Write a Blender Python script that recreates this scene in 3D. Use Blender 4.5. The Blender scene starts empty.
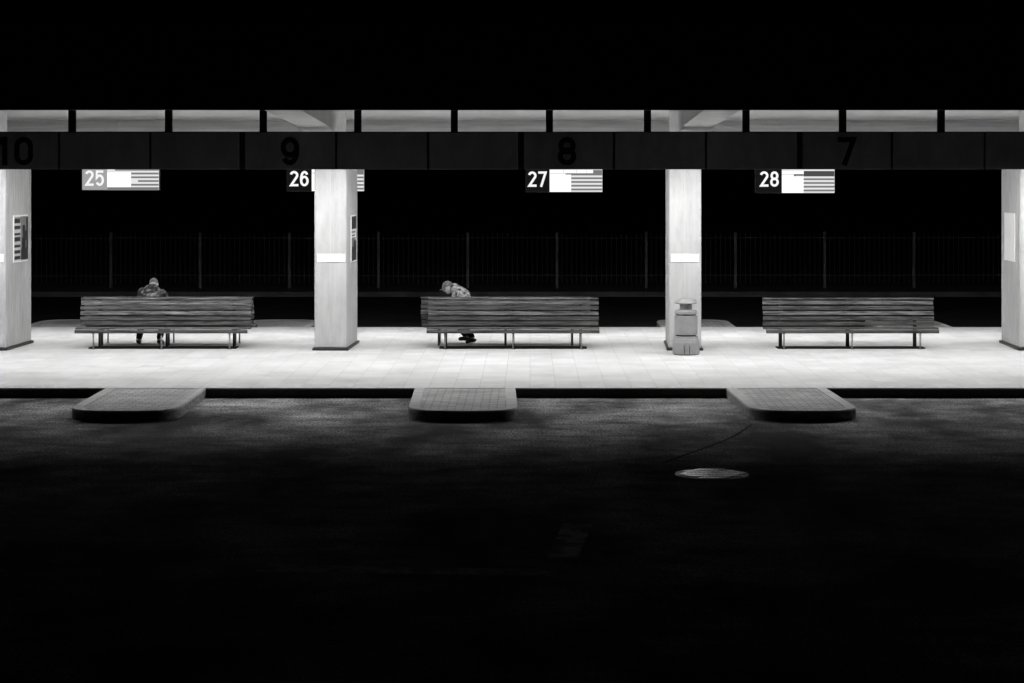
import bpy, bmesh, math, random
from mathutils import Vector, Matrix, noise as mnoise
random.seed(7)
sc = bpy.context.scene
col = sc.collection
K = 1.15                      # layout units -> metres
F, VX, HY, HC = 2000.0, 530.0, 175.0, 2.8   # focal (px), principal point / horizon (px), camera height (layout units)

def X(px, d): return (px - VX) * d / F
def Z(py, d): return HC - (py - HY) * d / F

# ------------------------------------------------------------------ materials
def mat(name, c1, c2=None, scale=4.0, stretch=(1, 1, 1), rough=0.7, bump=0.0, spec=0.4, metal=0.0, detail=6.0,
        island=0.0, lo=0.35, hi=0.65, bscale=None, shift=0.0):
    m = bpy.data.materials.new(name); m.use_nodes = True
    nt = m.node_tree; N = nt.nodes; L = nt.links
    b = N['Principled BSDF']
    b.inputs['Roughness'].default_value = rough
    b.inputs['Specular IOR Level'].default_value = spec
    b.inputs['Metallic'].default_value = metal
    b.inputs['Base Color'].default_value = (c1, c1, c1, 1)
    if c2 is None: return m
    tc = N.new('ShaderNodeTexCoord'); mp = N.new('ShaderNodeMapping')
    mp.inputs['Scale'].default_value = stretch; mp.inputs['Location'].default_value = (shift, shift * .7, shift * .3)
    L.new(tc.outputs['Object'], mp.inputs['Vector'])
    nz = N.new('ShaderNodeTexNoise'); nz.inputs['Scale'].default_value = scale; nz.inputs['Detail'].default_value = detail
    nz.inputs['Roughness'].default_value = 0.65
    L.new(mp.outputs['Vector'], nz.inputs['Vector'])
    rp = N.new('ShaderNodeValToRGB')
    rp.color_ramp.elements[0].position = lo; rp.color_ramp.elements[0].color = (c1, c1, c1, 1)
    rp.color_ramp.elements[1].position = hi; rp.color_ramp.elements[1].color = (c2, c2, c2, 1)
    L.new(nz.outputs['Fac'], rp.inputs['Fac'])
    out = rp.outputs['Color']
    if island > 0:
        gi = N.new('ShaderNodeNewGeometry')
        mr = N.new('ShaderNodeMapRange'); mr.inputs['To Min'].default_value = 1 - island; mr.inputs['To Max'].default_value = 1 + island
        L.new(gi.outputs['Random Per Island'], mr.inputs['Value'])
        mx = N.new('ShaderNodeVectorMath'); mx.operation = 'SCALE'
        L.new(out, mx.inputs[0]); L.new(mr.outputs['Result'], mx.inputs['Scale']); out = mx.outputs['Vector']
    L.new(out, b.inputs['Base Color'])
    if bump:
        bp = N.new('ShaderNodeBump'); bp.inputs['Strength'].default_value = bump; bp.inputs['Distance'].default_value = 0.02
        src = nz
        if bscale:
            src = N.new('ShaderNodeTexNoise'); src.inputs['Scale'].default_value = bscale; src.inputs['Detail'].default_value = 4
            L.new(mp.outputs['Vector'], src.inputs['Vector'])
        L.new(src.outputs['Fac'], bp.inputs['Height']); L.new(bp.outputs['Normal'], b.inputs['Normal'])
    return m

def emit(name, v, strength=1.0):
    m = bpy.data.materials.new(name); m.use_nodes = True
    nt = m.node_tree; nt.nodes.remove(nt.nodes['Principled BSDF'])
    e = nt.nodes.new('ShaderNodeEmission'); e.inputs['Color'].default_value = (v, v, v, 1); e.inputs['Strength'].default_value = strength
    nt.links.new(e.outputs['Emission'], nt.nodes['Material Output'].inputs['Surface'])
    return m

def paving(name, c1, c2, mortar, w, h, size, offset, dirt=0.25, rough=0.75):
    m = bpy.data.materials.new(name); m.use_nodes = True
    nt = m.node_tree; N = nt.nodes; L = nt.links; b = N['Principled BSDF']
    b.inputs['Roughness'].default_value = rough; b.inputs['Specular IOR Level'].default_value = 0.3
    tc = N.new('ShaderNodeTexCoord')
    br = N.new('ShaderNodeTexBrick'); br.offset = offset; br.inputs['Scale'].default_value = 1.0
    br.inputs['Color1'].default_value = (c1, c1, c1, 1); br.inputs['Color2'].default_value = (c2, c2, c2, 1)
    br.inputs['Mortar'].default_value = (mortar, mortar, mortar, 1)
    br.inputs['Mortar Size'].default_value = size; br.inputs['Mortar Smooth'].default_value = 0.4
    br.inputs['Brick Width'].default_value = w; br.inputs['Row Height'].default_value = h
    L.new(tc.outputs['Object'], br.inputs['Vector'])
    nz = N.new('ShaderNodeTexNoise'); nz.inputs['Scale'].default_value = 0.9; nz.inputs['Detail'].default_value = 9; nz.inputs['Roughness'].default_value = 0.7
    L.new(tc.outputs['Object'], nz.inputs['Vector'])
    mr = N.new('ShaderNodeMapRange'); mr.inputs['From Min'].default_value = 0.3; mr.inputs['From Max'].default_value = 0.7
    mr.inputs['To Min'].default_value = 1 - dirt; mr.inputs['To Max'].default_value = 1 + dirt * 0.4
    L.new(nz.outputs['Fac'], mr.inputs['Value'])
    mx = N.new('ShaderNodeVectorMath'); mx.operation = 'SCALE'
    L.new(br.outputs['Color'], mx.inputs[0]); L.new(mr.outputs['Result'], mx.inputs['Scale'])
    L.new(mx.outputs['Vector'], b.inputs['Base Color'])
    bp = N.new('ShaderNodeBump'); bp.inputs['Strength'].default_value = 0.35; bp.inputs['Distance'].default_value = 0.01; bp.invert = True
    L.new(br.outputs['Fac'], bp.inputs['Height']); L.new(bp.outputs['Normal'], b.inputs['Normal'])
    return m

def asphalt():
    m = bpy.data.materials.new('asphalt'); m.use_nodes = True
    nt = m.node_tree; N = nt.nodes; L = nt.links; b = N['Principled BSDF']
    b.inputs['Roughness'].default_value = 0.85; b.inputs['Specular IOR Level'].default_value = 0.04
    tc = N.new('ShaderNodeTexCoord')
    def noise(scale, det, stretch=(1, 1, 1)):
        mp = N.new('ShaderNodeMapping'); mp.inputs['Scale'].default_value = stretch
        L.new(tc.outputs['Object'], mp.inputs['Vector'])
        n = N.new('ShaderNodeTexNoise'); n.inputs['Scale'].default_value = scale; n.inputs['Detail'].default_value = det
        n.inputs['Roughness'].default_value = 0.62
        L.new(mp.outputs['Vector'], n.inputs['Vector']); return n.outputs['Fac']
    def rng(src, a, bb, c, d):
        r = N.new('ShaderNodeMapRange'); r.inputs['From Min'].default_value = a; r.inputs['From Max'].default_value = bb
        r.inputs['To Min'].default_value = c; r.inputs['To Max'].default_value = d; L.new(src, r.inputs['Value']); return r.outputs['Result']
    def mul(a, c):
        r = N.new('ShaderNodeMath'); r.operation = 'MULTIPLY'; L.new(a, r.inputs[0]); L.new(c, r.inputs[1]); return r.outputs[0]
    big = rng(noise(0.5, 6, (1.0, 0.6, 1)), 0.38, 0.62, 0.026, 0.31)     # oil-dark and worn-pale areas
    mid = rng(noise(2.2, 6, (0.7, 1.3, 1)), 0.32, 0.68, 0.45, 1.6)
    grit = rng(noise(34, 3), 0.36, 0.64, 0.1, 2.3)
    c = mul(mul(big, mid), grit)
    cc = N.new('ShaderNodeCombineColor')
    for i in range(3): L.new(c, cc.inputs[i])
    L.new(cc.outputs['Color'], b.inputs['Base Color'])
    bp = N.new('ShaderNodeBump'); bp.inputs['Strength'].default_value = 0.5; bp.inputs['Distance'].default_value = 0.008
    L.new(noise(60, 3), bp.inputs['Height']); L.new(bp.outputs['Normal'], b.inputs['Normal'])
    return m

M = {}
M['asphalt'] = asphalt()
M['tiles'] = paving('pale paving tiles', 0.54, 0.60, 0.42, 0.385, 0.385, 0.0045, 0.0, dirt=0.2)
M['brick'] = paving('dark paving bricks', 0.31, 0.46, 0.12, 0.23, 0.115, 0.010, 0.5, dirt=0.4)
M['kerb'] = mat('kerb stone', 0.40, 0.52, 5, rough=0.8, bump=0.2)
M['kerbtop'] = paving('kerb stone tops', 0.40, 0.50, 0.16, 5.0, 0.8, 0.008, 0.0, dirt=0.35)
M['mottled'] = mat('scuffed kerb side', 0.09, 0.34, 7, (1, 1, 2.5), rough=0.85, bump=0.35, detail=9, lo=.34, hi=.7)  # darker, mottled tone for the island side walls
M['shadedkerb'] = mat('kerb face in painted shade', 0.05, 0.08, 9, rough=0.8, bump=0.2)  # shade on the platform kerb face, put into a darker colour
M['concrete'] = mat('board formed concrete', 0.33, 0.45, 3.5, (2.2, 2.2, 0.5), rough=0.85, bump=0.2, lo=0.3, hi=0.7, detail=9)
M['joint'] = mat('joint stain', 0.38, 0.52, 9, (2, 2, 0.3), rough=0.9)
M['ceiling'] = mat('painted ceiling', 0.82, 0.88, 1.2, rough=0.85, lo=0.3, hi=0.7)
M['beam'] = mat('painted beam', 0.58, 0.66, 2.0, rough=0.8)
M['board'] = mat('boarded edge', 0.46, 0.62, 3.0, (0.15, 1, 9), rough=0.8, bump=0.2)
M['black'] = mat('black roof edge', 0.006, 0.009, 2.0, rough=0.8, spec=0.08)
M['panel'] = mat('grey facing panel', 0.044, 0.066, 2.2, (1, 1, 0.5), rough=0.8, spec=0.08, island=0.06, bump=0.06)
M['paint'] = mat('black number paint', 0.002, rough=0.8, spec=0.05)
M['wood'] = mat('weathered bench wood', 0.05, 0.21, 5.0, (0.45, 6, 9), rough=0.6, bump=0.35, spec=0.35, island=0.45, detail=9)
M['steel'] = mat('dark bench steel', 0.012, 0.02, 9, rough=0.45, spec=0.5)
M['stripblack'] = mat('black floor strip', 0.006, 0.012, 9, rough=0.7, spec=0.1)
M['zinc'] = mat('zinc tube', 0.20, 0.26, 9, rough=0.4, spec=0.5)
M['bin'] = mat('grey bin plastic', 0.22, 0.28, 7, rough=0.5, bump=0.08)
M['bindark'] = mat('bin seam', 0.03, rough=0.7)
M['white'] = mat('white sheet', 0.80, rough=0.5)
M['sign_ink'] = mat('pale pictogram ink', 0.56, rough=0.6)
M['ink'] = mat('black poster ink', 0.03, rough=0.5)
M['ink2'] = mat('grey poster ink', 0.22, rough=0.5)
M['paper'] = mat('grey poster paper', 0.5, 0.62, 6, rough=0.5)
M['fence'] = mat('fence paint', 0.065, 0.11, 5, rough=0.6)
M['fence_thin'] = mat('fence picket paint', 0.025, 0.04, 5, rough=0.8, spec=0.1)
M['iron'] = mat('cast iron', 0.8, 0.95, 8, rough=0.27, spec=0.5, metal=1.0)
M['iron_dark'] = mat('cast iron pits', 0.20, 0.32, 8, rough=0.42, metal=1.0)
M['coat'] = mat('dark leather jacket', 0.008, 0.02, 6, rough=0.34, spec=0.6, bump=0.2, bscale=5)
M['camo'] = mat('patterned jacket', 0.02, 0.30, 13, rough=0.75, bump=0.3, lo=0.42, hi=0.58, detail=3)
M['trousers'] = mat('dark trousers', 0.02, 0.04, 8, rough=0.85, spec=0.2)
M['shoe'] = mat('black shoe', 0.018, rough=0.4)
M['skin'] = mat('skin', 0.36, 0.44, 9, rough=0.55)
M['darkcap'] = mat('dark cap', 0.05, 0.16, 14, rough=0.4, spec=0.5, bump=0.3)
M['cap'] = mat('knitted cap', 0.03, 0.16, 22, rough=0.6, bump=0.3)
M['hair'] = mat('grey hair', 0.05, 0.12, 30, rough=0.5)
M['housing'] = mat('black board housing', 0.012, rough=0.5, spec=0.2)
M['numplate'] = emit('unlit number field', 0.008)
M['numplate_lit'] = emit('lit number field', 0.36)
M['digit'] = emit('lit digits', 0.93)
M['screen'] = emit('screen white', 1.0, 1.15)
M['screen_line'] = emit('screen pale rows', 0.80)
M['screen_grey'] = emit('screen grey rows', 0.20)
M['screen_dark'] = emit('screen dark rows', 0.075)
M['lamp'] = emit('lamp diffuser', 1.0, 39.0)
M['tube'] = emit('lamp tube', 1.0, 104.0)
M['lampbox'] = mat('lamp housing', 0.05, rough=0.5)
M['worn'] = mat('worn road paint', 0.05, 0.6, 3.5, rough=0.8, lo=0.45, hi=0.6, detail=9)
M['tar'] = mat('tar seam', 0.008, rough=0.95, spec=0.02)
M['tarmac'] = mat('fresh dark tarmac', 0.012, 0.03, 1.2, rough=0.9, spec=0.05)
M['greykerb'] = mat('old grey kerb', 0.055, 0.10, 1.5, rough=0.85, spec=0.1)
M['soil'] = mat('dark verge', 0.03, 0.06, 3, rough=0.95)

# ------------------------------------------------------------------ helpers
def box(bm, x0, x1, y0, y1, z0, z1, mi=0, bev=0.0, mtx=None):
    prior = set(bm.faces)
    r = bmesh.ops.create_cube(bm, size=1.0)
    vs = r['verts']
    for v in vs:
        v.co = Vector((x0 + (v.co.x + .5) * (x1 - x0), y0 + (v.co.y + .5) * (y1 - y0), z0 + (v.co.z + .5) * (z1 - z0)))
    fs = set(f for v in vs for f in v.link_faces)
    if bev > 0:
        es = list(set(e for v in vs for e in v.link_edges))
        rb = bmesh.ops.bevel(bm, geom=es, offset=bev, segments=1, affect='EDGES', profile=0.5)
        fs = set(f for f in bm.faces if f not in prior)
        vs = list(set(v for f in fs for v in f.verts))
    for f in fs:
        if f.is_valid: f.material_index = mi
    if mtx is not None:
        for v in vs: v.co = mtx @ v.co
    return vs

def quad(bm, pts, mi=0):
    f = bm.faces.new([bm.verts.new(p) for p in pts]); f.material_index = mi; return f

def tube(bm, pts, r, n=10, mi=0):
    pts = [Vector(p) for p in pts]
    rings = []
    for i, p in enumerate(pts):
        a = pts[max(i - 1, 0)]; b = pts[min(i + 1, len(pts) - 1)]
        t = (b - a).normalized()
        u = t.orthogonal().normalized(); w = t.cross(u)
        rings.append([bm.verts.new(p + (u * math.cos(2 * math.pi * k / n) + w * math.sin(2 * math.pi * k / n)) * r) for k in range(n)])
    for i in range(len(rings) - 1):
        for k in range(n):
            f = bm.faces.new([rings[i][k], rings[i][(k + 1) % n], rings[i + 1][(k + 1) % n], rings[i + 1][k]])
            f.material_index = mi; f.smooth = n > 6
    for r_ in (rings[0][::-1], rings[-1]):
        f = bm.faces.new(r_); f.material_index = mi

def lathe(bm, prof, n=32, mi=0, power=1.0, smooth=True):
    rings = []
    for r, z in prof:
        rings.append([bm.verts.new((r * math.cos(2 * math.pi * (k + .5) / n), r * math.sin(2 * math.pi * (k + .5) / n), z)) for k in range(n)])
    for i in range(len(rings) - 1):
        for k in range(n):
            f = bm.faces.new([rings[i][k], rings[i][(k + 1) % n], rings[i + 1][(k + 1) % n], rings[i + 1][k]])
            f.material_index = mi; f.smooth = False
    for r_ in (rings[0][::-1], rings[-1]):
        f = bm.faces.new(r_); f.material_index = mi

def prism(bm, prof, x0, x1, mi=0):
    """profile of (y,z) extruded along x"""
    a = [bm.verts.new((x0, y, z)) for y, z in prof]; b = [bm.verts.new((x1, y, z)) for y, z in prof]
    n = len(prof)
    fs = [bm.faces.new(a), bm.faces.new(b[::-1])]
    for i in range(n): fs.append(bm.faces.new([a[i], b[i], b[(i + 1) % n], a[(i + 1) % n]]))
    for f in fs: f.material_index = mi

def finish(bm, name, mats):
    bmesh.ops.recalc_face_normals(bm, faces=bm.faces)
    for v in bm.verts: v.co *= K
    me = bpy.data.meshes.new(name); bm.to_mesh(me); bm.free()
    for m in (mats if isinstance(mats, (list, tuple)) else [mats]): me.materials.append(m)
    return me

def obj(name, bm, mats, parent=None, loc=(0, 0, 0), rz=0.0, label=None):
    o = bpy.data.objects.new(name, finish(bm, name, mats)); col.objects.link(o)
    o.location = Vector(loc) * K; o.rotation_euler = (0, 0, rz)
    if parent: o.parent = parent
    if label: o['label'] = label
    return o

def struct(name, bm, mats, label=None):
    o = obj(name, bm, mats); o['kind'] = 'structure'
    if label: o['label'] = label
    return o

def tag(o, label, cat, group=None):
    o['label'] = label; o['category'] = cat
    if group: o['group'] = group
    return o

def thing(name, label, cat, loc=(0, 0, 0), rz=0.0, group=None):
    o = bpy.data.objects.new(name, None); col.objects.link(o)
    o.location = Vector(loc) * K; o.rotation_euler = (0, 0, rz); o.empty_display_size = 0.2
    return tag(o, label, cat, group)

def copy_tree(o, parent=None):
    c = o.copy(); col.objects.link(c)
    if parent: c.parent = parent
    for ch in list(o.children): copy_tree(ch, c)
    return c

def ribbon(bm, pts, t, y0, y1, closed=False, mi=0):
    """flat stroke of width t along 2-D points, as a solid from y0 to y1"""
    n = len(pts); P = [Vector(p) for p in pts]; Lf = []; Rt = []
    for i in range(n):
        if closed: a, b = P[(i - 1) % n], P[(i + 1) % n]
        else: a, b = P[max(i - 1, 0)], P[min(i + 1, n - 1)]
        d1 = (P[i] - a); d2 = (b - P[i])
        if d1.length < 1e-9: d1 = d2
        if d2.length < 1e-9: d2 = d1
        d1.normalize(); d2.normalize()
        n1 = Vector((-d1.y, d1.x)); n2 = Vector((-d2.y, d2.x)); m = n1 + n2
        if m.length < 1e-6: m = n1
        m.normalize(); k = 1 / max(m.dot(n1), .45)
        Lf.append(P[i] + m * t / 2 * k); Rt.append(P[i] - m * t / 2 * k)
    A = [[bm.verts.new((p.x, y, p.y)) for p in L_] for L_ in (Lf, Rt) for y in (y0, y1)]   # Lf0 Lf1 Rt0 Rt1
    rng = range(n if closed else n - 1)
    for i in rng:
        j = (i + 1) % n
        for a, b in ((0, 2), (1, 3), (0, 1), (2, 3)):
            f = bm.faces.new([A[a][i], A[a][j], A[b][j], A[b][i]]); f.material_index = mi
    if not closed:
        for i in (0, n - 1): bm.faces.new([A[0][i], A[1][i], A[3][i], A[2][i]]).material_index = mi

def glyph(ch, W, t):
    a = t / 2; l, r, b, tp = a, W - a, a, 1 - a; cx = W / 2; rx = (r - l) / 2
    def arc(x, y, ax, ay, d0, d1, n=16):
        return [(x + ax * math.cos(math.radians(d0 + (d1 - d0) * k / n)), y + ay * math.sin(math.radians(d0 + (d1 - d0) * k / n))) for k in range(n + 1)]
    if ch == '0':
        return [(arc(cx, tp - rx, rx, rx, 0, 180, 12) + arc(cx, b + rx, rx, rx, 180, 360, 12), True)]
    if ch == '1':
        return [([(cx + t * .3, 0), (cx + t * .3, 1)], False), ([(cx + t * .3, 1 - a * .9), (l - a * .2, .73)], False)]
    if ch == '2':
        return [(arc(cx, tp - rx, rx, rx, 165, -28, 14) + [(l + .02, b), (W, b)], False)]
    if ch == '5':
        ry = .30
        return [([(W - a * .6, tp), (l + .03, tp), (l, .50)] + arc(cx, b + ry - .005, rx, ry, 128, -150, 16), False)]
    if ch == '7':
        return [([(0, tp), (r - .01, tp), (cx - .10, 0)], False)]
    if ch == '8':
        r1 = .215; 
        return [(arc(cx, tp - r1, rx * .90, r1, 0, 342, 19), True), (arc(cx, b + .225, rx, .225, 0, 342, 19), True)]
    ry = .27
    six = [(arc(cx, b + ry, rx, ry, 0, 342, 19), True), ([(l, b + ry)] + arc(cx + .01, .50, rx + .01, .5 - a, 180, 38, 12), False)]
    if ch == '6': return six
    return [([(W - x, 1 - y) for x, y in p], c) for p, c in six]

def text_mesh(name, s_, height, mats, parent, loc, extrude=0.01, W=.58, t=.155, gap=.10):
    """figures standing upright, facing the camera side (-y)"""
    bm = bmesh.new(); tot = len(s_) * W + (len(s_) - 1) * gap
    for i, ch in enumerate(s_):
        for k, (pts, closed) in enumerate(glyph(ch, W, t)):
            pp = [((x + i * (W + gap) - tot / 2) * height, (y - .5) * height) for x, y in pts]
            ribbon(bm, pp, t * height, -extrude - .001 * k, 0.0, closed)
    return obj(name, bm, mats, parent, loc)

def skin(name, verts, edges, radii, mats, parent, root=0, sub=2, post=None, local=False):
    me = bpy.data.meshes.new(name)
    me.from_pydata([tuple(v) for v in verts], edges, [])
    o = bpy.data.objects.new('tmp_skin', me); col.objects.link(o)
    md = o.modifiers.new('skin', 'SKIN'); md.use_smooth_shade = True
    for i, r in enumerate(radii):
        sv = me.skin_vertices[0].data[i]
        sv.radius = r if isinstance(r, tuple) else (r, r)
        sv.use_root = (i == root)
    ss = o.modifiers.new('sub', 'SUBSURF'); ss.levels = sub; ss.render_levels = sub
    dg = bpy.context.evaluated_depsgraph_get(); dg.update()
    m2 = bpy.data.meshes.new_from_object(o.evaluated_get(dg))
    bpy.data.objects.remove(o); bpy.data.meshes.remove(me)
    bm = bmesh.new(); bm.from_mesh(m2); bpy.data.meshes.remove(m2)
    for f in bm.faces: f.smooth = True
    if post: post(bm)
    return obj(name, bm, mats, parent)

# ------------------------------------------------------------------ layout depths (layout units)
D_NEAR, D_FAR = 26.29, 36.83        # platform edges
D_FASC = 29.37
D_COL, COL_DEEP = 31.9, 1.45
D_LIP0, D_LIP1 = 25.6, 39.5
ZC = 3.88
ROAD = -0.125

# ------------------------------------------------------------------ setting
bm = bmesh.new()
S = 260
quad(bm, [(-S, -60, ROAD), (S, -60, ROAD), (S, 300, ROAD), (-S, 300, ROAD)])
struct('road', bm, M['asphalt'])

bm = bmesh.new()
KW = 0.13
box(bm, -30, 30, D_NEAR, D_FAR, -.018, 0.0, 0, .004)
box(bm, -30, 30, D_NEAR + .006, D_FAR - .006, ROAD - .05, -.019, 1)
struct('platform_pavement', bm, [M['tiles'], M['shadedkerb']])

def island(x0, x1, yb, length, sgn, skew):
    """tongue of pavement reaching from the platform edge into the road; sgn -1 towards the camera"""
    W = x1 - x0
    n_ = 3.0
    def outline(hw, L1, B):
        o_ = [(W / 2 - hw, 0.0)]
        for k in range(33):
            a_ = math.pi * k / 32
            c_, s_ = math.cos(a_), math.sin(a_)
            o_.append((W / 2 - hw * math.copysign(abs(c_) ** (2 / n_), c_), L1 + B * abs(s_) ** (2 / n_)))
        o_.append((W / 2 + hw, 0.0))
        return o_
    pts = outline(W / 2, length - .38, .62)
    inner = outline(W / 2 - KW, length - .38, .585)
    def w(p, z):
        d = p[1]
        return (x0 + p[0] + skew * d, yb + sgn * (d + 0.003), z)
    bm = bmesh.new()
    o_t = [bm.verts.new(w(p, 0)) for p in pts]
    o_m = [bm.verts.new(w((W / 2 + (p[0] - W / 2) * 1.012, p[1] * 1.004), -.02)) for p in pts]
    o_b = [bm.verts.new(w((W / 2 + (p[0] - W / 2) * 1.012, p[1] * 1.004), ROAD - .05)) for p in pts]
    i_t = [bm.verts.new(w(p, 0)) for p in inner]
    i_b = [bm.verts.new(w(p, -.006)) for p in inner]
    n = len(pts)
    for i in range(n - 1):
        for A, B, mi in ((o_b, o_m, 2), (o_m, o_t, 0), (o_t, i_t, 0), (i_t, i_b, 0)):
            vs = [A[i], A[i + 1], B[i + 1], B[i]]
            try:
                f = bm.faces.new(vs); f.material_index = mi
            except ValueError: pass
    bmesh.ops.remove_doubles(bm, verts=bm.verts, dist=0.0008)
    seen = []
    for p in inner:
        q = w(p, -.006)
        if not seen or (Vector(seen[-1]) - Vector(q)).length > .002: seen.append(q)
    f = bm.faces.new([bm.verts.new(q) for q in seen]); f.material_index = 1
    return bm

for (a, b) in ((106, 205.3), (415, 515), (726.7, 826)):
    struct('bay_pavement', island(X(a, D_NEAR), X(b, D_NEAR), D_NEAR, 2.3, -1, 0.0215), [M['kerbtop'], M['brick'], M['mottled']])
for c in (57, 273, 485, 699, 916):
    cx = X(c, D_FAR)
    struct('bay_pavement', island(cx - .68, cx + .68, D_FAR, 1.7, 1, 0.0), [M['kerbtop'], M['brick'], M['mottled']])

bm = bmesh.new(); quad(bm, [(-120, D_FAR + .01, ROAD + .003), (120, D_FAR + .01, ROAD + .003), (120, 47.95, ROAD + .003), (-120, 47.95, ROAD + .003)])  # separate, darker sheet laid over the far road
struct('far_road', bm, M['tarmac'])
bm = bmesh.new()
box(bm, -120, 120, 47.95, 48.08, ROAD - .05, 0.0, 1)
quad(bm, [(-120, 48.085, 0), (120, 48.085, 0), (120, 50.6, 0), (-120, 50.6, 0)], 0)
struct('far_pavement', bm, [M['soil'], M['greykerb']])
bm = bmesh.new()
quad(bm, [(-150, 50.6, 0.0), (150, 50.6, 0.0), (150, 280, 0.4), (-150, 280, 0.4)])
struct('verge_ground', bm, M['soil'])

# worn paint and a tar seam on the road
def rp(px, py):
    d = F * (HC - ROAD) / (py - HY); return X(px, d), d
bm = bmesh.new()
a, b, c, d = rp(563, 524), rp(593, 524), rp(577, 560), rp(546, 560)
quad(bm, [(*p, ROAD + .004) for p in (d, c, b, a)])
a, b, c, d = rp(262, 565), rp(548, 570), rp(560, 577), rp(255, 572)
quad(bm, [(*p, ROAD + .004) for p in (d, c, b, a)])
struct('road_marking', bm, M['worn'])
bm = bmesh.new()
seam = [rp(752, 425), rp(735, 436), rp(722, 442), rp(700, 450), rp(683, 456), rp(664, 463)]
for i in range(len(seam) - 1):
    (xa, ya), (xb, yb) = seam[i], seam[i + 1]
    quad(bm, [(xa - .02, ya, ROAD + .004), (xa + .02, ya, ROAD + .004), (xb + .02, yb, ROAD + .004), (xb - .02, yb, ROAD + .004)])
struct('road_seam', bm, M['tar'])

# ------------------------------------------------------------------ canopy
can = thing('station_canopy', 'long flat concrete canopy over the platform with dark numbered facing panels', 'canopy', (0, 32.6, 0))
CY = 32.6
def cobj(name, bm, mats, parent=None, label=None):
    """part of the canopy given in world layout coordinates"""
    for v in bm.verts: v.co.y -= CY
    return obj(name, bm, mats, parent or can, label=label)

XL, XR = -13.0, 13.0
bm = bmesh.new(); box(bm, XL, XR, D_LIP0 + .15, D_LIP1, ZC, ZC + .32, 0)
cobj('roof', bm, [M['ceiling']])
bm = bmesh.new(); box(bm, XL, XR, D_LIP0 + .152, D_FASC - .05, ZC - .03, ZC - .004)  # unseen black board, added to cut bounce light onto the road
cobj('bounce_baffle', bm, [M['black']])
bm = bmesh.new()
box(bm, XL, XR, D_LIP0, D_LIP0 + .147, 3.634, 4.75, 0)
box(bm, XL, XR, D_LIP0 + .15, D_LIP1, ZC + .323, ZC + .36, 0)
cobj('roof_edge', bm, [M['black']], label='black front edge of the roof above the light slot')
bm = bmesh.new(); box(bm, XL, XR, D_LIP1 + .003, D_LIP1 + .16, 3.52, 4.3, 0)
bmx = bm
for (px, w) in ((503, 6), (859, 19), (112, 14)):
    x = X(px, D_LIP1); ww = w / 2 * D_LIP1 / F
    box(bm, x - ww, x + ww, D_LIP1 - .02, D_LIP1 + .002, 3.55, ZC - .03, 0, .004)
cobj('far_roof_edge', bm, [M['board']])

# columns + beams
COLS = [('left', -10.25, None), ('a', 330.5, None), ('b', 685.0, None), ('r', 1036.0, None)]
col_labels = ['board-marked concrete column at the left margin, a dark poster on its side',
              'board-marked concrete column between the left and middle benches',
              'board-marked concrete column standing behind the litter bin',
              'board-marked concrete column at the right margin, a blank poster on its side']
YAW = -0.033
CW = 0.51
columns = []
for i, (k, pc, _) in enumerate(COLS):
    cx = X(pc, D_COL)
    bm = bmesh.new()
    box(bm, -CW / 2, CW / 2, 0, COL_DEEP, 0.045, 3.41, 0, .012)
    # board-mark ribs and the central joint on the front face
    rnd = random.Random(i)
    for (xx, ww) in ((-.008, .010),):
        box(bm, xx, xx + ww, -.0035, .02, 0.1, 3.38, 1)
    for s in (-1, 1):
        yy = .03
        while yy < COL_DEEP - .1:
            box(bm, s * (CW / 2 + .002) - .003, s * (CW / 2 + .002) + .003, yy, yy + .085, .05, 3.40, 0, .002)
            yy += .10
    c = obj('column', bm, [M['concrete'], M['joint']], can, (cx, D_COL - CY, 0), YAW, label=col_labels[i])
    columns.append(c)
    bm = bmesh.new(); box(bm, -CW / 2 - .035, CW / 2 + .035, -.035, COL_DEEP + .035, 0.002, .042, 0, .008)
    box(bm, -CW / 2 + .03, CW / 2 - .03, .03, COL_DEEP - .03, .04, .048, 0)
    obj('plinth', bm, M['steel'], c)
    bm = bmesh.new()
    y0, y1 = D_COL, D_COL + COL_DEEP
    prof = [(D_LIP0 + .153, 3.634), (28.99, 3.528), (y0 - .004, 3.33), (y0 - .004, 3.413), (y0 + .16, 3.413), (y0 + .16, ZC - .001), (D_FASC - .045, ZC - .001), (D_FASC - .045, ZC - .031), (D_LIP0 + .153, ZC - .031)]
    prism(bm, prof, cx - .235, cx + .235)
    cobj('beam', bm, M['beam'])

# facing panels with bay numbers
joints = [-217, -126, -35, 59, 150, 242, 336, 428, 521, 614, 706, 800, 892, 985, 1079, 1171, 1263]
thick = {242, 521, 800, -35, 1079}
nums = {1: None}
numbers = {(242, 336): ('9', 290.0), (521, 614): ('8', 567.0), (800, 892): ('7', 847.0), (-35, 59): ('10', 13.5)}
zt, zb = Z(132.3, D_FASC), Z(169.4, D_FASC)
for a, b in zip(joints[:-1], joints[1:]):
    ga = 3.0 if a in thick else 1.1; gb = 3.0 if b in thick else 1.1
    bm = bmesh.new()
    box(bm, X(a + ga, D_FASC), X(b - gb, D_FASC), D_FASC, D_FASC + .06, zb, zt, 0, .006)
    p = cobj('facing_panel', bm, M['panel'])
    if (a, b) in numbers:
        s, pc = numbers[(a, b)]
        p['label'] = 'grey facing panel with a black painted number ' + s
        text_mesh('number', s, 28.4 * D_FASC / F, M['paint'], p,
                  (X(pc, D_FASC), D_FASC - CY - .0005, Z(151.2, D_FASC)), extrude=.004, W=.66, t=.185, gap=.06)
bm = bmesh.new()
box(bm, XL, XR, D_FASC + .066, D_FASC + .10, zb + .003, zb + .06); box(bm, XL, XR, D_FASC + .066, D_FASC + .10, zt - .05, zt + .012)
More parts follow.
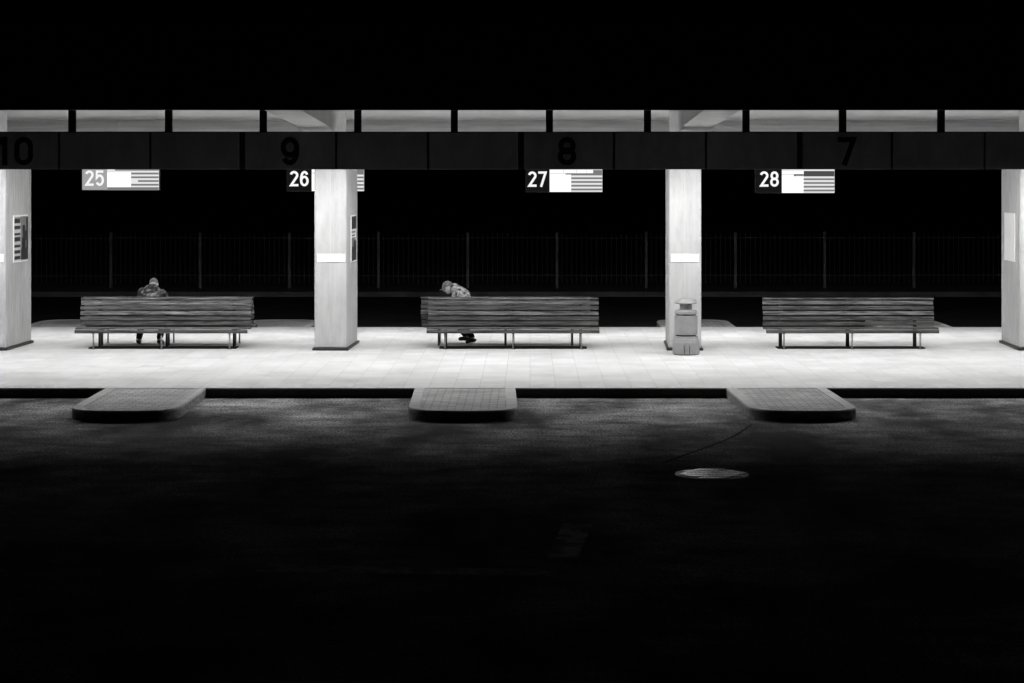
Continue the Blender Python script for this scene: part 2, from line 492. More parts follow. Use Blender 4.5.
for j in joints:
    w_ = .022 if j not in thick else .05
    box(bm, X(j, D_FASC) - w_, X(j, D_FASC) + w_, D_FASC + .0615, D_FASC + .0645, zb, zt)
cobj('panel_rail', bm, M['black'])
for pc in (-218, -122, -26, 70, 167, 262, 357, 454, 549.5, 648, 747, 844, 943, 1041, 1140, 1240):
    x = X(pc, D_FASC); bm = bmesh.new()
    box(bm, x - .052, x + .052, D_FASC + .105, D_FASC + .18, zb + .01, ZC - .002, 0, .004)
    cobj('hanger_post', bm, M['black'])
bm = bmesh.new(); box(bm, XL, XR, 34.7, 35.1, 3.42, 3.47)
cobj('cable_tray', bm, M['lampbox'])

# ------------------------------------------------------------------ strip lights (hidden from the camera by the facing panels)
def strip_light(near):
    t = thing('strip_light', 'long strip light fixed behind the dark facing panels' if near else 'long strip light hung under the tray behind the columns',
              'strip light', group='strip lights behind the facing panels' if near else 'strip lights under the rear tray')
    bm = bmesh.new()
    if near:
        box(bm, -.79, .79, -.13, .13, .055, .12, 0)
        box(bm, -.66, .66, -.27, -.163, .10, .12, 0)          # arm plate to the hanger posts
        box(bm, -.79, .79, .163, .173, -.005, .12, 0)         # lip on the far side
    else:
        box(bm, -.79, .79, -.03, .03, .03, .09, 0)
        box(bm, -.79, .79, .113, .123, -.20, .09, 0)          # deep shades on both sides
        box(bm, -.79, .79, -.123, -.113, -.17, .09, 0)
        box(bm, -.02, .02, -.02, .02, .09, .215, 0)
    obj('housing', bm, M['lampbox'], t)
    bm = bmesh.new()
    if near: tube(bm, [(-.77, 0, 0), (.77, 0, 0)], .045, 16)
    else: box(bm, -.77, .77, -.10, .10, .0, .027, 0)
    obj('diffuser', bm, M['tube'] if near else M['lamp'], t)
    return t
for near, d, z in ((True, 29.82, 3.045), (False, 34.9, 3.205)):
    first = None
    for i in range(14):
        x = -10.4 + 1.6 * i
        o = strip_light(near) if first is None else copy_tree(first)
        first = first or o
        o.location = Vector((x, d, z)) * K

# ------------------------------------------------------------------ display boards
def board(no, px0, pxs, px1, ybot, lit, widths, tilt_label):
    d = 34.0
    s = d / F
    x0, x1 = X(px0, d), X(px1, d); xs = X(pxs, d)
    zb = Z(ybot, d); h = 30.5 * s; ztp = zb + h
    t = thing('display_board', tilt_label, 'display board', ((x0 + x1) / 2, d, zb), group='display boards hanging under the canopy')
    ox = (x0 + x1) / 2
    bm = bmesh.new()
    box(bm, x0 - ox, x1 - ox, 0, .16, 0, h, 0, .006)
    for xx in (x0 - ox + .25, x1 - ox - .25):
        box(bm, xx - .02, xx + .02, .06, .10, h, h + .03)
        tube(bm, [(xx, .08, h + .02), (xx, .08, 3.425 - zb), (xx, .72, 3.425 - zb)], .012, 6)
    obj('housing', bm, M['housing'], t)
    bm = bmesh.new()
    box(bm, x0 - ox + .006, xs - ox - .004, -.012, -.001, .008, h - .01)
    n = obj('number_field', bm, M['numplate_lit'] if lit else M['numplate'], t)
    mid = ((x0 + xs) / 2 if not lit else X((px0 + pxs) / 2, d)) - ox
    text_mesh('digits', str(no), 15.4 * s, M['digit'], n, (X(widths['dig'], d) - ox, -.0125, widths['dz'] * s), .006, W=.56, t=.15, gap=.11)
    # screen: white field with rows; measured in photograph pixels from the bottom left corner
    bm = bmesh.new()
    W = px1 - pxs
    def R(a, b, u, v, mi, lift): box(bm, xs - ox + a * s, xs - ox + b * s, -.013 - lift, -.001, u * s, v * s, mi)
    R(0, W, .4, 30, 1, 0)
    L0 = widths['block']
    R(.2, L0, widths.get('b0', .5), 17.8, 0, .002)
    y = widths.get('r0', 1.9)
    for k in range(4):
        e = widths['ends'][k]
        R(e, W - .2, y, y + 1.85, 2, .002)
        R(10.5 + (k % 2) * .4, 11.6 + (k % 2) * .4, y + .5, y + 1.4, 1, .004)
        y += 3.75
    R(widths['sub'], W - .2, y, y + 2.2, widths.get('hm', 2), .002)
    R(widths['head'], W - .2, y + 2.2, y + 5.4, widths.get('hm', 2), .002)
    R(.3, widths['head'], y + 2.4, y + 5.2, 0, .003)
    for g in widths.get('gaps', ()): R(g, g + .5, y + 2.6, y + 5.3, 2, .005)
    if lit: R(.2, W - .2, .5, 3.2, 2, .0025)
    obj('screen', bm, [M['screen'], M['screen_line'], M['screen_grey'], M['screen_dark']], t)
    return t
board(25, 82.0, 107.2, 159, 190.4, True, dict(dig=94.7, block=24, b0=3.2, r0=4.7, ends=(24, 31, 24, 24), sub=8, head=30, gaps=(13, ), dz=12.3), 'display board 25 with a grey number field and bright departure rows')
board(26, 286.5, 311.8, 364, 191.5, False, dict(dig=299.3, block=22, ends=(22, 22, 22, 22), sub=16, head=30, dz=12.9), 'display board 26, its screen mostly behind the column')
board(27, 525.5, 549.6, 602.3, 192.3, False, dict(dig=537.4, block=21.5, ends=(21.5,) * 4, sub=16, head=43.5, gaps=(14, 27, 37), dz=13.2), 'display board 27 with white number and a bright header row on its screen')
board(28, 755.5, 781.8, 834.4, 193.3, False, dict(dig=769.2, block=21.6, ends=(21.6,) * 4, sub=12, head=21.8, hm=3, gaps=(), dz=14.3), 'display board 28, rightmost, with a dark header on its striped screen')

# ------------------------------------------------------------------ benches
WOODS = [mat('weathered bench wood %d' % k, 0.022 * v, 0.195 * v, 5.0, (0.45, 6, 9), rough=0.6, bump=0.35, spec=0.35, island=0.7, detail=9, lo=.40, hi=.66, shift=7.3 * k) for k, v in enumerate((1.1, 0.8, 0.85))]
def make_bench(seed):
    rnd = random.Random(seed)
    wood = WOODS[(seed - 100) // 2]
    HL = 1.385
    t = thing('slatted_bench', 'bench', 'bench')
    bm = bmesh.new()
    tops = (.754, .670, .586, .502, .418)
    for k, z in enumerate(tops):
        y = -.055 - .045 * (.754 - z) / .34
        j = rnd.uniform(-.006, .006); jz = rnd.uniform(-.003, .003); rr = rnd.uniform(-.0016, .0016)
        e0, e1 = rnd.uniform(-.012, .004), rnd.uniform(-.004, .012)
        mt = Matrix.Translation((0, y, z - .035 + jz)) @ Matrix.Rotation(rr, 4, 'Y') @ Matrix.Rotation(-.13, 4, 'X')
        box(bm, -HL + e0, HL + e1, -.017, .017, -.0315, .0325, 0, .005, mt)
    box(bm, -HL - .004, HL + .01, -.062, .012, .772, .797, 0, .004)
    obj('backrest', bm, wood, t)
    bm = bmesh.new()
    for k in range(4):
        y0 = -.52 + k * .105
        z0 = .346 - k * .005 + rnd.uniform(-.002, .002)
        box(bm, -HL + rnd.uniform(-.01, .01), HL + rnd.uniform(-.01, .01), y0, y0 + .098, z0 - .030, z0, 0, .004)
    box(bm, -HL - .002, HL + .004, -.545, -.522, .258, .3125, 0, .004)
    obj('seat', bm, wood, t)
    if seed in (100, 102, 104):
        bm = bmesh.new(); box(bm, -1.19, 1.19, -.43, -.14, .002, .020, 0, .003)  # flat black strip on the ground, front-facing benches only
        obj('floor_strip', bm, M['stripblack'], t)
    for x in (-1.095, 0, 1.095):
        bm = bmesh.new(); tube(bm, [(x, -.49, .0), (x, -.49, .25)], .0135, 10)
        box(bm, x - .03, x + .03, -.52, -.46, 0.0, .006)
        obj('front_leg', bm, M['zinc'], t)
        bm = bmesh.new()
        pw = .028 if seed >= 104 else .018
        box(bm, x - pw, x + pw, -.035, .005, 0.0, .765, 0, .003)
        obj('rear_leg', bm, M['steel'], t)
        bm = bmesh.new(); box(bm, x - .02, x + .02, -.515, -.037, .25, .285, 0, .003)
        obj('seat_bearer', bm, M['steel'], t)
    return t
G = 'slatted benches on the platform'
DB = 32.63
specs = [(167, DB, 0, 'dark slatted wooden bench facing us, under the board 25, man seated behind it'),
         (168.5, DB + .20, math.pi, 'dark slatted wooden bench facing away that the man in the leather jacket sits on'),
         (513.3, DB, 0, 'dark slatted wooden bench facing us, middle of the row, patterned jacket behind it'),
         (505.5, DB + .20, math.pi, 'dark slatted wooden bench facing away that the person in the patterned jacket sits on'),
         (847.3, DB, 0, 'empty single slatted wooden bench facing us, right of the litter bin')]
for i, (px, d, rz, lb) in enumerate(specs):
    b = make_bench(100 + i)
    b.location = Vector((X(px, d), d, 0)) * K; b.rotation_euler.z = rz
    tag(b, lb, 'bench', G)

# ------------------------------------------------------------------ litter bin
dB = 31.2
t = thing('litter_bin', 'grey round litter bin with mushroom lid in front of a column', 'litter bin', (X(686, dB), dB, 0))
bm = bmesh.new()
lathe(bm, [(.19, 0.0), (.20, .012), (.214, .02), (.214, .195), (.205, .215)], 12)
for s in (-1, 1):
    box(bm, s * .040 - .0045, s * .040 + .0045, -.2125, -.19, .03, .15, 1)
obj('base', bm, [M['bin'], M['bindark']], t)
bm = bmesh.new(); lathe(bm, [(.203, .2155), (.196, .245), (.190, .25), (.186, .285), (.17, .29)], 32)
obj('collar', bm, M['bin'], t)
bm = bmesh.new(); lathe(bm, [(.155, .288), (.155, .314)], 40, 1); lathe(bm, [(.15, .314), (.178, .315), (.181, .322), (.181, .606), (.176, .612), (.15, .613)], 40); lathe(bm, [(.155, .613), (.155, .634)], 40, 1)
obj('body', bm, [M['bin'], M['bindark']], t)
bm = bmesh.new(); lathe(bm, [(.150, .634), (.178, .635), (.179, .672), (.165, .69), (.105, .70), (.098, .705), (.098, .785), (.06, .79)], 40)
obj('neck', bm, M['bin'], t)
bm = bmesh.new(); lathe(bm, [(.06, .79), (.165, .795), (.184, .803), (.183, .815), (.16, .845), (.125, .868), (.08, .883), (.03, .889), (.005, .89)], 40)
obj('lid', bm, M['bin'], t)

# ------------------------------------------------------------------ plates and posters on the columns
def on_column(i, lx, ly, z):
    cx = X(COLS[i][1], D_COL)
    v = Matrix.Rotation(YAW, 4, 'Z') @ Vector((lx, ly, 0))
    return (cx + v.x, D_COL + v.y, z)
for i, lb in ((0, 'white pictogram plate on the column at the left margin'), (1, 'white pictogram plate on the column left of the middle bench'), (2, 'white pictogram plate on the column above the litter bin')):
    bm = bmesh.new(); box(bm, -.225, .225, -.012, 0, -.065, .065, 0, .003)
    rnd = random.Random(50 + i)
    for xx in (-.14, -.045, .03, .125):
        w_ = .022
        box(bm, xx - w_, xx + w_, -.0135, -.01, -.035, .02, 1)
        box(bm, xx - .01, xx + .01, -.0135, -.01, .023, .04, 1)
    o = obj('sign_plate', bm, [M['white'], M['sign_ink']], None, on_column(i, .01 if i == 1 else .0, -.0045, Z(258, D_COL)), YAW)
    tag(o, lb, 'sign', 'pictogram plates on the columns')

def poster(i, side, f0, f1, y0, y1, dark, lb):
    d = D_COL + .7
    z1, z0 = Z(y0, d), Z(y1, d)
    h = z1 - z0
    lx = side * (CW / 2 + .006)
    ymid = (f0 + f1) / 2 * COL_DEEP; w = (f1 - f0) * COL_DEEP
    bm = bmesh.new()
    # local: x away from the column, y along the column side, z up
    def R(a, b, c, e, mi, lift=0.0):
        box(bm, min(0, side * (.014 + lift)), max(0, side * (.014 + lift)), (a - .5) * w, (b - .5) * w, c * h, e * h, mi)
    if dark == 1:
        R(0, 1, 0, 1, 0); R(.03, .47, .03, .97, 3, .002); R(.47, .97, .03, .97, 2, .002)
        rnd = random.Random(9)
        for k in range(7):
            c = .06 + k * .128
            R(.04, .44, c, c + .05 + .05 * rnd.random(), 1, .004)
        R(.50, .96, .05, .28, 1, .004); R(.55, .8, .2, .52, 1, .006); R(.62, .9, .46, .66, 1, .007); R(.74, .96, .3, .8, 2, .005)
        R(.60, .76, .62, .78, 1, .006); R(.06, .95, .90, .95, 2, .004); R(.86, .97, .05, .95, 1, .008)
    elif dark == 2:
        R(0, 1, 0, 1, 0); R(.05, .95, .03, .33, 1, .002); R(.05, .8, .33, .52, 2, .003); R(.05, .95, .70, .97, 1, .002)
        R(.1, .6, .55, .58, 1, .003); R(.05, .75, .62, .66, 2, .003); R(.4, .9, .2, .45, 1, .004)
    else:
        R(0, 1, 0, 1, 0)
    o = obj('poster', bm, [M['white'], M['ink'], M['ink2'], M['paper']], None, on_column(i, lx, ymid, z0), YAW)
    tag(o, lb, 'poster', None)
poster(0, 1, .26, .82, 215, 262, 1, 'dark picture poster with text lines on the side of the left column')
poster(1, 1, .34, .80, 215, 262, 2, 'narrow-looking dark poster on the shaded side of the column by board 26')
poster(3, -1, .22, .78, 213, 261, 0, 'blank pale poster on the side of the column at the right margin')

# ------------------------------------------------------------------ manhole cover
xm, dm = rp(712, 474.6)
dm_r = 37 * dm / F
t = thing('manhole_cover', 'round cast iron manhole cover with ribbed pattern in the dark road', 'manhole cover', (xm, dm, ROAD))
bm = bmesh.new(); lathe(bm, [(dm_r * .965, .0), (dm_r, .0), (dm_r, .004), (dm_r * .992, .007), (dm_r * .97, .007), (dm_r * .965, .004)], 48)
obj('frame', bm, M['iron_dark'], t)
bm = bmesh.new(); lathe(bm, [(dm_r * .94, .003), (dm_r * .94, .006)], 48, 1)
R_ = dm_r * .92
for q in range(5):
    u = -R_ + (q + .5) * 2 * R_ / 5
    for k in range(-9, 10):
        v = k * .040
        if u * u + v * v > (R_ * .93) ** 2: continue
        a = math.radians(35 if q % 2 else -35)
        mt = Matrix.Translation((v, u, .010)) @ Matrix.Rotation(a, 4, 'Z')
        box(bm, -.012, .012, -.062, .062, -.004, .004, 0, .002, mt)
obj('cover', bm, [M['iron'], M['iron_dark']], t)

# ------------------------------------------------------------------ fence
DF = 49.5
t = thing('metal_fence', 'dim metal picket fence running along the far side of the dark road', 'fence', (0, DF, 0))
pitch = 89.2 * DF / F
p0 = X(111, DF)
xs = [p0 + pitch * k for k in range(-4, 14)]
jit = random.Random(3)
for x in xs:
    bm = bmesh.new(); box(bm, x - .035, x + .035, -.035, .035, 0.0, 1.39 + jit.uniform(-.015, .015), 0, .006)
    obj('post', bm, M['fence'], t)
for a, b in zip(xs[:-1], xs[1:]):
    bm = bmesh.new(); dz = jit.uniform(-.012, .012)
    box(bm, a + .036, b - .036, -.014, .014, 1.225 + dz, 1.255 + dz, 1)
    box(bm, a + .036, b - .036, -.014, .014, .30 + dz, .33 + dz, 1)
    n = 17
    for k in range(n):
        x = a + (k + .5 + 0.5) * (b - a) / (n + 1)
        box(bm, x - .009, x + .009, -.026, -.016, .12 + dz, 1.35 + dz, 1)
    obj('picket_panel', bm, [M['fence'], M['fence_thin']], t)

# ------------------------------------------------------------------ people  (built in real metres / K)
H = 1 / K
def V(*p): return Vector(p)

def hand(bm, wrist, direction, palm_n, thumb_side, sk):
    pass

def head(parent, c, fwd, up, r, mats, nose=True):
    """head: egg skull with brow, nose, chin and ears, facing fwd"""
    fwd = fwd.normalized(); up = (up - fwd * up.dot(fwd)).normalized(); rt = fwd.cross(up)
    bm = bmesh.new()
    bmesh.ops.create_uvsphere(bm, u_segments=28, v_segments=20, radius=1.0)
    for v in bm.verts:
        x, y, z = v.co
        sx, sy, sz = .74, .90, 1.08
        if z < 0: sx *= 1 - .28 * (-z) ** 1.5; sy *= 1 - .12 * (-z)
        X_, Y_, Z_ = x * sx, y * sy, z * sz
        if y > .55 and abs(x) < .2 and -.35 < z < .15:           # nose
            Y_ += .26 * (1 - abs(x) / .2) * (1 - abs(z + .18) / .33 if abs(z + .18) < .33 else 0)
        if y > .4 and .02 < z < .22 and .12 < abs(x) < .5: Y_ -= .08   # eye sockets
        if y > .3 and z < -.72: Y_ += .10                              # chin
        if y > .6 and abs(z + .48) < .08 and abs(x) < .3: Y_ -= .05    # mouth
        v.co = V(X_, Y_, Z_) * r
    for s in (-1, 1):
        res = bmesh.ops.create_uvsphere(bm, u_segments=10, v_segments=8, radius=1.0)
        for v in res['verts']: v.co = V(s * .74 * r + v.co.x * .07 * r, -.05 * r + v.co.y * .16 * r, -.05 * r + v.co.z * .26 * r)
    for v in bm.verts: v.co = c + rt * v.co.x + fwd * v.co.y + up * v.co.z
    for f in bm.faces: f.smooth = True
    return bm

def cap_mesh(c, fwd, up, r, bill=False, low=-.05):
    fwd = fwd.normalized(); up = (up - fwd * up.dot(fwd)).normalized(); rt = fwd.cross(up)
    bm = bmesh.new()
    bmesh.ops.create_uvsphere(bm, u_segments=24, v_segments=16, radius=1.0)
    dele = [v for v in bm.verts if v.co.z < low - .3 * max(0, -v.co.y)]
    bmesh.ops.delete(bm, geom=dele, context='VERTS')
    for v in bm.verts:
        x, y, z = v.co
        v.co = V(x * .82, y * .99 - .02, z * 1.18) * r
    if bill:
        n = 9; A = []; B = []; C = []
        for k in range(n):
            a = math.radians(20 + 140 * k / (n - 1))
            A.append(bm.verts.new(V(.8 * math.cos(a), .95 * math.sin(a), .22) * r))
            B.append(bm.verts.new(V(.72 * math.cos(a), .95 * math.sin(a) + .62 * math.sin(a) ** 2, .12) * r))
            C.append(bm.verts.new(V(.72 * math.cos(a), .93 * math.sin(a) + .60 * math.sin(a) ** 2, .07) * r))
        for k in range(n - 1):
            bm.faces.new([A[k], A[k + 1], B[k + 1], B[k]]); bm.faces.new([B[k], B[k + 1], C[k + 1], C[k]])
    for v in bm.verts: v.co = c + rt * v.co.x + fwd * v.co.y + up * v.co.z
    for f in bm.faces: f.smooth = True
    return bm

def hand_chain(verts, edges, radii, wrist_i, d, side, h=H):
    """palm, four curled fingers and a thumb grown from the wrist vertex"""
    w = verts[wrist_i]; d = d.normalized(); s = (side - d * side.dot(d)).normalized(); n = d.cross(s)
    pal = w + d * .07 * h
    verts.append(pal); radii.append((.032 * h, .02 * h)); pi = len(verts) - 1; edges.append((wrist_i, pi))
    for k, (off, ln) in enumerate(((-.033, .07), (-.011, .08), (.011, .075), (.033, .06))):
        b = pal + d * .03 * h + s * off * h; verts.append(b); radii.append(.009 * h); bi = len(verts) - 1; edges.append((pi, bi))
        m = b + d * ln * .55 * h + n * .012 * h; verts.append(m); radii.append(.0085 * h); mi = len(verts) - 1; edges.append((bi, mi))
        e = m + d * ln * .3 * h + n * .03 * h; verts.append(e); radii.append(.007 * h); edges.append((mi, len(verts) - 1))
    b = w + d * .03 * h - s * .035 * h; verts.append(b); radii.append(.012 * h); bi = len(verts) - 1; edges.append((wrist_i, bi))
    e = b + d * .04 * h - s * .02 * h + n * .02 * h; verts.append(e); radii.append(.009 * h); edges.append((bi, len(verts) - 1))

def person(label, base, J, coat, hat, bill, hat_mat):
    """J: joint dict in layout units relative to base"""
    t = thing('person', label, 'person', base)
    # body: one continuous skin figure
    names = ['pelvis', 'waist', 'chest', 'neck0', 'neck', 'skull',
             'shL', 'elL', 'wrL', 'shR', 'elR', 'wrR', 'hipL', 'knL', 'anL', 'toL', 'hipR', 'knR', 'anR', 'toR']
    R = dict(pelvis=.11, waist=.09, chest=.095, neck0=.055, neck=.052, skull=.07, shL=.045, elL=.040, wrL=.028, shR=.045, elR=.042, wrR=.028,
             hipL=.085, knL=.058, anL=.038, toL=.03, hipR=.085, knR=.058, anR=.038, toR=.03)
    E = [('pelvis', 'waist'), ('waist', 'chest'), ('chest', 'neck0'), ('neck0', 'neck'), ('neck', 'skull'), ('neck0', 'shL'), ('shL', 'elL'), ('elL', 'wrL'),
         ('neck0', 'shR'), ('shR', 'elR'), ('elR', 'wrR'), ('pelvis', 'hipL'), ('hipL', 'knL'), ('knL', 'anL'), ('anL', 'toL'),
         ('pelvis', 'hipR'), ('hipR', 'knR'), ('knR', 'anR'), ('anR', 'toR')]
    verts = [V(*J[n]) for n in names]; radii = [R[n] * H for n in names]
    edges = [(names.index(a), names.index(b)) for a, b in E]
    for sd in ('L', 'R'):
        wi = names.index('wr' + sd)
        dd = V(*J['wr' + sd]) - V(*J['el' + sd])
        hand_chain(verts, edges, radii, wi, dd, V(*J.get('hs' + sd, (1, 0, 0))))
    def add_head(bm):
        hb = head(None, V(*J['head']), V(*J['fwd']), V(*J['up']), .108 * H, None)
        tmp = bpy.data.meshes.new('tmp_head'); hb.to_mesh(tmp); hb.free(); bm.from_mesh(tmp); bpy.data.meshes.remove(tmp)
    body = skin('body', verts, edges, radii, M['skin'], t, 0, 2, add_head)
    # jacket
    P = {k: V(*J[k]) for k in names}
    P['mL'] = (P['shL'] + P['elL']) / 2; P['mR'] = (P['shR'] + P['elR']) / 2
    P['fL'] = P['elL'].lerp(P['wrL'], .88); P['fR'] = P['elR'].lerp(P['wrR'], .88)
    bm = bmesh.new()
    side = (P['shR'] - P['shL']).normalized()
    up0 = (P['neck0'] - P['chest'])
    spine = [(P['pelvis'] - V(0, 0, .07 * H), .185, .15), (P['pelvis'], .20, .165), (P['waist'], .195, .16), (P['chest'].lerp(P['waist'], .3), .205, .165),
             (P['chest'], .215, .17), (P['chest'].lerp(P['neck0'], .45), .205, .155), (P['chest'].lerp(P['neck0'], .8), .195, .14), (P['neck0'], .145, .115),
             (P['neck0'].lerp(P['neck'], .7), .085, .085)]
    n_ = 24; rings = []
    for i, (c_, hw, hd) in enumerate(spine):
        t0 = spine[max(i - 1, 0)][0]; t1 = spine[min(i + 1, len(spine) - 1)][0]
        tg = (t1 - t0).normalized(); sd_ = (side - tg * side.dot(tg)).normalized(); dp = tg.cross(sd_)
        rings.append([bm.verts.new(c_ + sd_ * hw * H * math.copysign(abs(math.cos(a_)) ** .85, math.cos(a_)) + dp * hd * H * math.copysign(abs(math.sin(a_)) ** .85, math.sin(a_)))
                      for a_ in [2 * math.pi * k / n_ for k in range(n_)]])
    for i in range(len(rings) - 1):
        for k in range(n_): bm.faces.new([rings[i][k], rings[i][(k + 1) % n_], rings[i + 1][(k + 1) % n_], rings[i + 1][k]])
    bm.faces.new(rings[0][::-1]); bm.faces.new(rings[-1])
    for q in 'LR':
        ch = [(P['sh' + q], .092), (P['m' + q], .084), (P['el' + q], .072), (P['f' + q], .052)]
        for (p0, r0), (p1, r1) in zip(ch[:-1], ch[1:]):
            m_ = max(2, int((p1 - p0).length / (.025 * H)))
            for k in range(m_ + 1):
                res = bmesh.ops.create_uvsphere(bm, u_segments=14, v_segments=10, radius=1.0)
                c_ = p0.lerp(p1, k / m_); r_ = (r0 + (r1 - r0) * k / m_) * H * (1 + .035 * math.sin(k * 2.1))
                for v in res['verts']: v.co = c_ + v.co * r_
    if hat:                                                    # hood bunched behind the neck
        hc = P['neck'].lerp(V(*J['head']), .25) - V(*J['fwd']).normalized() * .055 * H
        for dx in (-.04, 0, .04):
            res = bmesh.ops.create_uvsphere(bm, u_segments=14, v_segments=10, radius=1.0)
            for v in res['verts']: v.co = hc + side * dx * H + v.co * hat * H
    me_ = bpy.data.meshes.new('tmp_jacket'); bm.to_mesh(me_); bm.free()
    o_ = bpy.data.objects.new('tmp_jacket', me_); col.objects.link(o_)
    md = o_.modifiers.new('r', 'REMESH'); md.mode = 'VOXEL'; md.voxel_size = .014
    sm = o_.modifiers.new('s', 'SMOOTH'); sm.factor = .5; sm.iterations = 4
    dg = bpy.context.evaluated_depsgraph_get(); dg.update()
    m2 = bpy.data.meshes.new_from_object(o_.evaluated_get(dg)); bpy.data.objects.remove(o_); bpy.data.meshes.remove(me_)
    bm = bmesh.new(); bm.from_mesh(m2); bpy.data.meshes.remove(m2)
    bm.normal_update()
    for v in bm.verts:
        q = v.co / H
        w_ = mnoise.noise(Vector((q.x * 7, q.y * 7, q.z * 16))) * .6 + mnoise.noise(Vector((q.x * 17 + 5, q.y * 15, q.z * 30))) * .4
        v.co += v.normal * w_ * (.017 if hat else .024) * H
    for f in bm.faces: f.smooth = True
    obj('jacket', bm, coat, t)
    # collar ring
    bm = bmesh.new()
    a = P['neck0']; b = P['neck']; ax = (b - a).normalized(); u = ax.orthogonal().normalized(); w = ax.cross(u)
    rings = []
    for (q, r_) in ((.0, .100), (.5, .090), (1.0, .084), (1.0, .070), (.5, .070)):
        rings.append([bm.verts.new(a.lerp(b, .15 + q * .75) + (u * math.cos(2 * math.pi * k / 20) + w * math.sin(2 * math.pi * k / 20)) * r_ * H) for k in range(20)])
    for i in range(len(rings) - 1):
        for k in range(20):
            f = bm.faces.new([rings[i][k], rings[i][(k + 1) % 20], rings[i + 1][(k + 1) % 20], rings[i + 1][k]]); f.smooth = True
    obj('collar', bm, coat, t)
    # trousers
    tn = ['pelvis', 'hipL', 'knL', 'cL', 'anL', 'hipR', 'knR', 'cR', 'anR']
    P['cL'] = (P['knL'] + P['anL']) / 2; P['cR'] = (P['knR'] + P['anR']) / 2
    tr = dict(pelvis=.14, hipL=.105, knL=.078, cL=.072, anL=.06, hipR=.105, knR=.078, cR=.072, anR=.06)
    te = [('pelvis', 'hipL'), ('hipL', 'knL'), ('knL', 'cL'), ('cL', 'anL'), ('pelvis', 'hipR'), ('hipR', 'knR'), ('knR', 'cR'), ('cR', 'anR')]
    skin('trousers', [P[k] for k in tn], [(tn.index(a), tn.index(b)) for a, b in te], [tr[k] * H for k in tn], M['trousers'], t, 0, 2)
    for sd in ('L', 'R'):
        an, to = P['an' + sd], P['to' + sd]
        heel = an + (an - to).normalized() * .05 * H; heel.z = an.z - .055 * H
        low = an.copy(); low.z -= .02 * H
        mid = an.lerp(to, .55)
        tip = to + (to - an).normalized() * .045 * H
        skin('shoe', [an, low, heel, mid, to, tip], [(0, 1), (1, 2), (1, 3), (3, 4), (4, 5)],
             [.05 * H, .048 * H, .034 * H, .046 * H, .042 * H, .03 * H], M['shoe'], t, 1, 2)
    obj('cap', cap_mesh(V(*J['head']), V(*J['fwd']), V(*J['up']), .114 * H, bill, .1), hat_mat, t)
    return t

# man seated on the rear-facing bench, seen from behind, head bowed
dA = 33.12
bx = X(151.5, dA)
zs = .335
J = dict(pelvis=(0, 0, zs + .09), waist=(0, -.01, zs + .26), chest=(.0, .02, zs + .46), neck0=(.005, .075, zs + .575), neck=(.01, .13, zs + .605), skull=(.015, .19, zs + .64),
         head=(.004, .19, zs + .640), fwd=(.08, .85, -.55), up=(0, .55, .85),
         shL=(-.165, .06, zs + .525), elL=(-.215, .22, zs + .29), wrL=(-.08, .40, zs + .215),
         shR=(.165, .06, zs + .505), elR=(.235, .20, zs + .30), wrR=(.07, .41, zs + .205),
         hipL=(-.08, .02, zs + .08), knL=(-.205, .40, zs + .10), anL=(-.205, -.04, .075), toL=(-.22, .09, .03),
         hipR=(.08, .02, zs + .08), knR=(.16, .40, zs + .10), anR=(.135, -.06, .075), toR=(.165, .07, .03), hsL=(1, 0, 0), hsR=(1, 0, 0))
person('person seen from behind in a dark leather jacket, seated with bowed head', (bx, dA, 0), J, M['coat'], None, False, M['darkcap'])

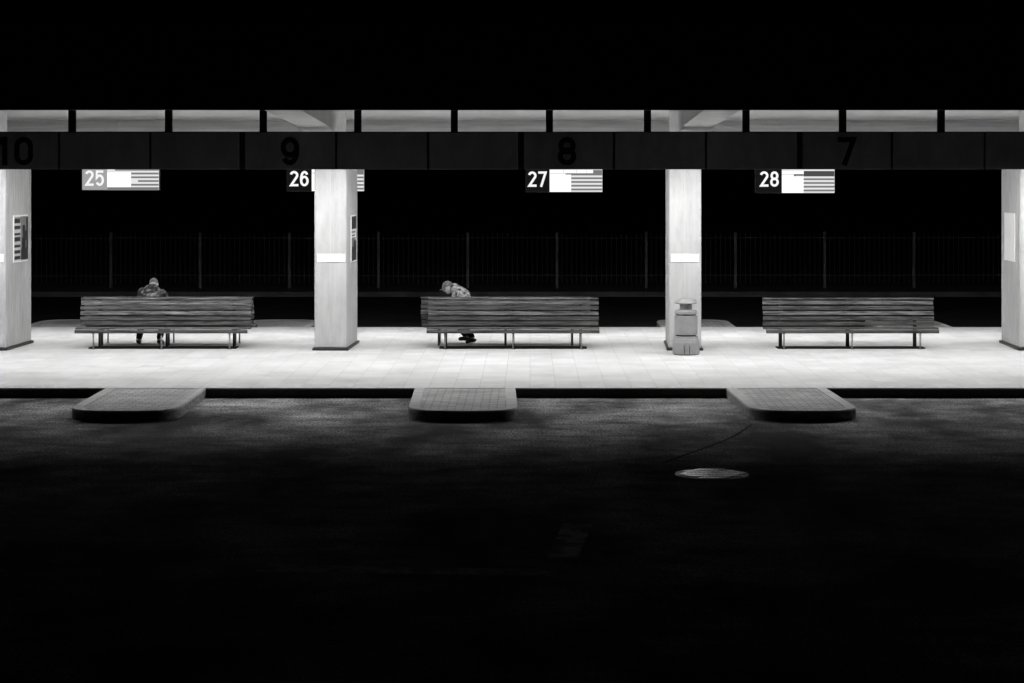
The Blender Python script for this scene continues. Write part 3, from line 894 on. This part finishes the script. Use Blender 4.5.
# person leaning over to the left in a patterned jacket and cap
dP = 33.20
bx = X(467.5, dP)
J = dict(pelvis=(0, 0, zs + .09), waist=(-.02, .0, zs + .26), chest=(-.09, .01, zs + .44), neck0=(-.20, .02, zs + .555), neck=(-.25, .025, zs + .58), skull=(-.305, .03, zs + .60),
         head=(-.325, .03, zs + .592), fwd=(-1, .06, -.38), up=(-.38, 0, 1),
         shL=(-.165, -.13, zs + .485), elL=(-.30, -.12, zs + .22), wrL=(-.44, .02, zs + .20),
         shR=(-.165, .17, zs + .48), elR=(-.30, .20, zs + .20), wrR=(-.45, .12, zs + .18),
         hipL=(-.02, .03, zs + .08), knL=(-.27, .36, zs + .09), anL=(-.0, -.02, .105), toL=(-.115, -.03, .085),
         hipR=(.0, .10, zs + .08), knR=(-.25, .44, zs + .09), anR=(.10, .06, .08), toR=(.0, .03, .03), hsL=(0, 1, 0), hsR=(0, 1, 0))
person('person in a patterned jacket and cap bending forward, head turned left', (bx, dP, 0), J, M['camo'], .085, True, M['cap'])

# ------------------------------------------------------------------ camera, night sky
cam = bpy.data.cameras.new('camera'); co = bpy.data.objects.new('camera', cam); col.objects.link(co)
co.location = (0, 0, HC * K); co.rotation_euler = (math.radians(90), 0, 0)
cam.sensor_fit = 'HORIZONTAL'; cam.sensor_width = 36.0; cam.lens = F / 1024 * 36.0
cam.shift_x = -(VX - 512) / 1024; cam.shift_y = -(341.5 - HY) / 1024
cam.clip_start = 0.1; cam.clip_end = 2000
sc.camera = co

w = bpy.data.worlds.new('World'); sc.world = w; w.use_nodes = True
nt = w.node_tree; bg = nt.nodes['Background']
sky = nt.nodes.new('ShaderNodeTexSky'); sky.sky_type = 'NISHITA'; sky.sun_disc = False
sky.sun_elevation = math.radians(-6); sky.sun_rotation = math.radians(200)
bw = nt.nodes.new('ShaderNodeRGBToBW')
nt.links.new(sky.outputs['Color'], bw.inputs['Color']); nt.links.new(bw.outputs['Val'], bg.inputs['Color'])
bg.inputs['Strength'].default_value = 0.002

vs = sc.view_settings
vs.view_transform = 'Standard'; vs.look = 'None'; vs.exposure = 0.0; vs.gamma = 1.0; vs.use_curve_mapping = False
sc.render.engine = 'CYCLES'
sc.cycles.max_bounces = 8; sc.cycles.diffuse_bounces = 6
sc.cycles.use_denoising = True
